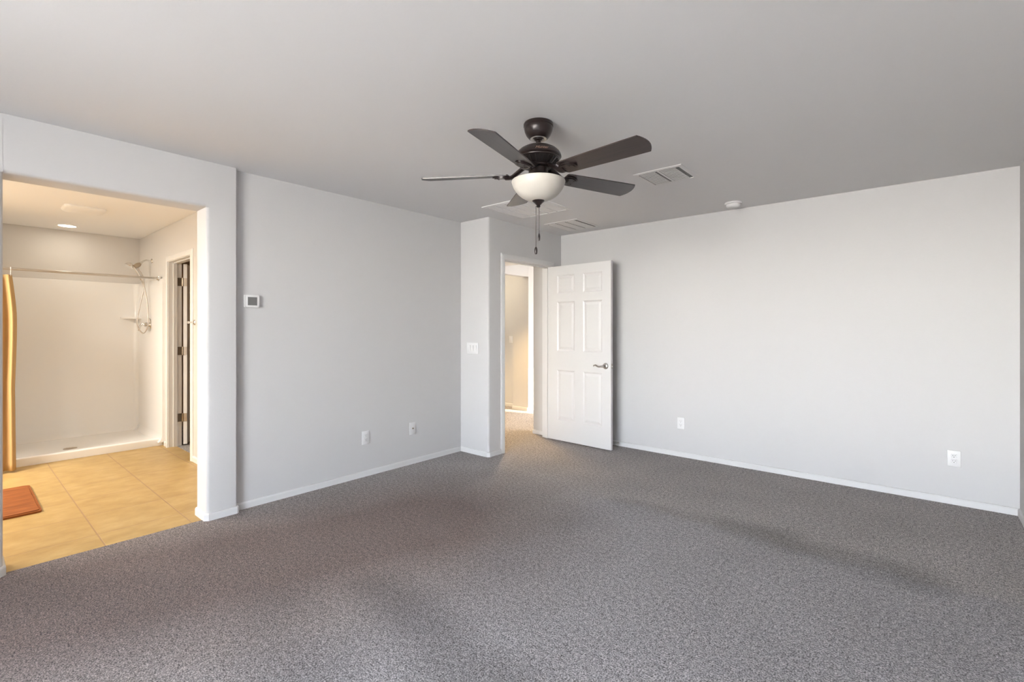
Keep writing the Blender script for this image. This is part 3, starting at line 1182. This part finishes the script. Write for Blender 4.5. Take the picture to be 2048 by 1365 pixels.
# back panel and side panel as one moulded sheet with a rounded inner corner and a cove at the floor
path = [(XF + 0.055, Y1 - 0.022), (SX + 0.09, Y1 - 0.022)]
cc = (SX + 0.09, Y1 - 0.082)
for i in range(7):
    a = PI / 2 + (PI / 2) * i / 6
    path.append((cc[0] + 0.06 * math.cos(a), cc[1] + 0.06 * math.sin(a)))
path += [(SX + 0.03, 0.5), (SX + 0.03, Y0 + 0.02)]
prof = [(0.0, 0.04), (0.035, 0.04), (0.02, 0.052), (0.006, 0.085), (0.0, 0.12), (0.0, ST - 0.012), (-0.004, ST - 0.002), (-0.014, ST), (-0.028, ST), (-0.028, 0.04)]
sweep(bm, path, prof)
rel(bm)
obj('surround_panel', bm, M['acrylic'], sh, True)
bm = B()
pts = [(SX + 0.026, Y1 - 0.020), (SX + 0.205, Y1 - 0.020)]
for i in range(1, 10):
    a = (PI / 2) * i / 10
    pts.append((SX + 0.026 + 0.179 * math.cos(a) ** 1.2, Y1 - 0.020 - 0.18 * math.sin(a) ** 1.2))
pts.append((SX + 0.026, Y1 - 0.20))
prism(bm, pts, 1.428, 1.448)
rel(bm)
obj('corner_shelf', bm, M['acrylic'], sh)
bm = B()
lathe(bm, [(0, 0.040), (0.055, 0.040), (0.055, 0.0455), (0.048, 0.0470), (0, 0.0465)], 32, (-6.80, 0.81))
for i in range(8):
    a = 2 * PI * i / 8
    lathe(bm, [(0, 0.0465), (0.006, 0.0465), (0.006, 0.0475), (0, 0.0475)], 8, (-6.80 + 0.03 * math.cos(a), 0.81 + 0.03 * math.sin(a)))
rel(bm)
dr = obj('drain', bm, M['hinge'], sh, True)

# shower head set on the side wall
SHX, SHZ = -6.93, 2.108
YW = YS - 0.0255
hs = thing('hand_shower', 'chrome hand shower with looping hose on the shower side wall', 'shower head', (SHX, YS, SHZ))


def rl(bm):
    for v in bm.verts:
        v.co -= Vector((SHX, YS, SHZ))
    return bm


bm = B()
ry = Matrix.Translation((SHX, YS, SHZ)) @ Matrix.Rotation(PI / 2, 4, 'X')
lathe(bm, [(0, 0), (0.030, 0), (0.028, 0.006), (0.012, 0.010), (0, 0.010)], 24, mtx=ry)
tube(bm, catmull([(SHX, YS - 0.004, SHZ), (SHX, YS - 0.05, SHZ + 0.004), (SHX, YS - 0.085, SHZ - 0.012), (SHX, YS - 0.115, SHZ - 0.045)], 6), 0.0095, 12)
obj('shower_arm', rl(bm), M['chrome'], hs, True)
bm = B()
A0 = Vector((SHX, YS - 0.112, SHZ - 0.040))
A1 = Vector((SHX, YS - 0.165, SHZ - 0.085))
tube(bm, [A0, A0.lerp(A1, 0.3), A0.lerp(A1, 0.7), A1], [0.016, 0.026, 0.028, 0.022], 16)
obj('diverter', rl(bm), M['hinge'], hs, True)
bm = B()
hd = Vector((SHX, YS - 0.215, SHZ - 0.075))
nr = Vector((0.15, -0.55, -0.80)).normalized()
mt = Matrix.Translation(hd) @ nr.to_track_quat('Z', 'Y').to_matrix().to_4x4()
lathe(bm, [(0, -0.035), (0.018, -0.032), (0.036, -0.016), (0.044, 0.0), (0.044, 0.010), (0.039, 0.014), (0, 0.014)], 24, mtx=mt)
hp = catmull([hd + Vector((0, 0.02, 0.01)), (SHX, YS - 0.155, SHZ - 0.115), (SHX, YS - 0.12, SHZ - 0.18), (SHX, YS - 0.10, SHZ - 0.235)], 5)
tube(bm, hp, [0.014] * (len(hp) - 2) + [0.011, 0.009], 12)
obj('spray_head', rl(bm), M['chrome'], hs, True)
bm = B()
hose = catmull([(SHX, YS - 0.10, SHZ - 0.23), (SHX, YS - 0.086, SHZ - 0.30), (SHX, YS - 0.085, SHZ - 0.37), (SHX, YS - 0.115, SHZ - 0.53), (SHX, YS - 0.140, SHZ - 0.70), (SHX, YS - 0.128, SHZ - 0.80),
                (SHX, YS - 0.085, SHZ - 0.855), (SHX + 0.06, YS - 0.060, SHZ - 0.80), (SHX + 0.07, YS - 0.052, SHZ - 0.70), (SHX + 0.04, YS - 0.055, SHZ - 0.50), (SHX, YS - 0.075, SHZ - 0.30), (SHX, YS - 0.088, SHZ - 0.19), (SHX, YS - 0.135, SHZ - 0.10)], 8)
tube(bm, hose, 0.0068, 10)
obj('hose', rl(bm), M['hose'], hs, True)

vv = thing('shower_valve', 'chrome round shower valve with a drooping lever below the hose', 'shower valve', (-6.93, YW, 1.352))
bm = B()
lathe(bm, [(0, 0), (0.078, 0), (0.076, 0.006), (0.045, 0.012), (0.030, 0.014), (0.026, 0.045), (0.018, 0.050), (0, 0.051)], 32, mtx=rx)
obj('escutcheon', bm, M['chrome'], vv, True)
bm = B()
hp = catmull([(0, -0.035, 0), (-0.02, -0.060, 0.008), (-0.03, -0.080, -0.010), (-0.035, -0.092, -0.060), (-0.036, -0.094, -0.075)], 5)
tube(bm, hp, [0.013 - 0.006 * i / (len(hp) - 1) for i in range(len(hp))], 10)
obj('handle', bm, M['chrome'], vv, True)

# curtain rod and curtain
RZ, RX = 1.872, -6.53
rod = thing('curtain_rod', 'straight nickel shower curtain rod across the shower', 'curtain rod', (RX, 0.78, RZ))
bm = B()
tube(bm, [(0, 0.013 - 0.78, 0), (0, YS - 0.030 - 0.78, 0)], 0.0125, 16)
obj('rod', bm, M['nickel'], rod, True)
for ye, s in ((YS - 0.0255, 1), (0.014, -1)):
    bm = B()
    lathe(bm, [(0, 0), (0.030, 0), (0.030, 0.005), (0.022, 0.010), (0.019, 0.022), (0, 0.022)], 24, mtx=Matrix.Translation((0, ye - 0.78, 0)) @ Matrix.Rotation(s * PI / 2, 4, 'X'))
    obj('flange', bm, M['chrome'], rod, True)

cu = thing('shower_curtain', 'mustard yellow cloth shower curtain bunched at the left of the shower', 'curtain', (-6.46, 0.20, 0.03))
bm = B()
nx, nz = 80, 30
zt, zb = 1.815, 0.014
grid = []
for j in range(nz + 1):
    t = j / nz
    z = zt + (zb - zt) * t
    row = []
    for i in range(nx + 1):
        s = i / nx
        ybot = 0.03 + s * (0.385 - 0.03)
        y = ybot - 0.012 * s * (1 - min(1, t * 5)) + 0.024 * s * math.sin(PI * min(1, t * 1.7)) * (1 - t)
        amp = 0.028 + 0.012 * math.sin(3 * t)
        x = -6.535 + 0.25 * (t ** 1.1) + amp * math.sin(s * 2 * PI * 4.5 + 0.5 + 0.5 * t) + 0.008 * math.sin(s * 31 + 3 * t)
        if t > 0.8:
            x += 0.01 * (t - 0.8) * 5
        row.append(bm.verts.new((x, y, z)))
    grid.append(row)
for j in range(nz):
    for i in range(nx):
        bm.faces.new((grid[j][i], grid[j][i + 1], grid[j + 1][i + 1], grid[j + 1][i]))
for v in bm.verts:
    v.co -= Vector((-6.46, 0.20, 0.03))
cl = obj('cloth', bm, M['curtain'], cu, True)
sm = cl.modifiers.new('thick', 'SOLIDIFY')
sm.thickness = 0.003
for i in range(6):
    y = 0.045 + i * 0.0635
    bm = B()
    ring = [(RX + 0.019 * math.sin(a), y, RZ - 0.003 + 0.019 * math.cos(a)) for a in [2 * PI * q / 20 for q in range(20)]]
    ring.append(ring[0])
    tube(bm, ring, 0.0022, 6)
    tube(bm, [(RX, y, RZ - 0.021), (RX, y, zt - 0.012)], 0.0022, 6)
    for v in bm.verts:
        v.co -= Vector((-6.46, 0.20, 0.03))
    obj('hook', bm, M['plastic'], cu, True)

# bath mat
mt_ = B()
pts = rounded([(-5.605, -0.12), (-5.605, 0.42), (-4.752, 0.42), (-4.752, -0.12)], [0.03] * 4)
prism(mt_, pts, -0.004, 0.010)
inner = rounded([(-5.590, -0.105), (-5.590, 0.405), (-4.767, 0.405), (-4.767, -0.105)], [0.025] * 4)
prism(mt_, inner, 0.008, 0.015)
tag(obj('bath_mat', mt_, M['rug']), 'rust brown bath mat lying on the bathroom tiles', 'bath mat')

# recessed light in the shower ceiling
rl_ = thing('recessed_light', 'lit round recessed ceiling light above the shower', 'ceiling light', (-7.125, 0.825, H))
bm = B()
lathe(bm, [(0.076, 0.0), (0.094, 0.0), (0.094, -0.003), (0.084, -0.007), (0.074, -0.006), (0.074, 0.0)], 40)
obj('trim_ring', bm, M['plastic'], rl_, True)
bm = B()
lathe(bm, [(0, -0.002), (0.0755, -0.002), (0.0755, -0.0055), (0.05, -0.0065), (0, -0.007)], 40)
obj('lens', bm, M['lamp_on'], rl_, True)
# exhaust fan
ef = thing('exhaust_fan', 'pale rounded exhaust fan cover on the bathroom ceiling before the recessed light', 'exhaust fan', (-6.02, 0.815, H))
bm = B()
prev = None
rr = []
for s, z in [(0.150, 0.001), (0.150, -0.008), (0.146, -0.016), (0.132, -0.026), (0.095, -0.034)]:
    pts = rounded([(-s, -s), (s, -s), (s, s), (-s, s)], [0.05 * s / 0.15] * 4, 6)
    rr.append([bm.verts.new((x, y, z)) for x, y in pts])
for a, b in zip(rr, rr[1:]):
    for q in range(len(a)):
        e = (q + 1) % len(a)
        bm.faces.new((a[q], a[e], b[e], b[q]))
bm.faces.new(rr[0])
bm.faces.new(rr[-1])
obj('grille_cover', bm, M['vent'], ef, True)

# robe hook on the wall strip next to the opening
hk = thing('robe_hook', 'small chrome robe hook on the bathroom wall by the closet door', 'hook', (-5.385, YS, 1.366))
bm = B()
lathe(bm, [(0, 0), (0.027, 0), (0.027, 0.006), (0.020, 0.011), (0.011, 0.015), (0, 0.015)], 24, mtx=rx)
obj('mounting_plate', bm, M['chrome'], hk, True)
bm = B()
lathe(bm, [(0, 0.010), (0.0085, 0.012), (0.0085, 0.048), (0.0125, 0.054), (0.012, 0.064), (0, 0.066)], 20, mtx=rx)
obj('post', bm, M['chrome'], hk, True)
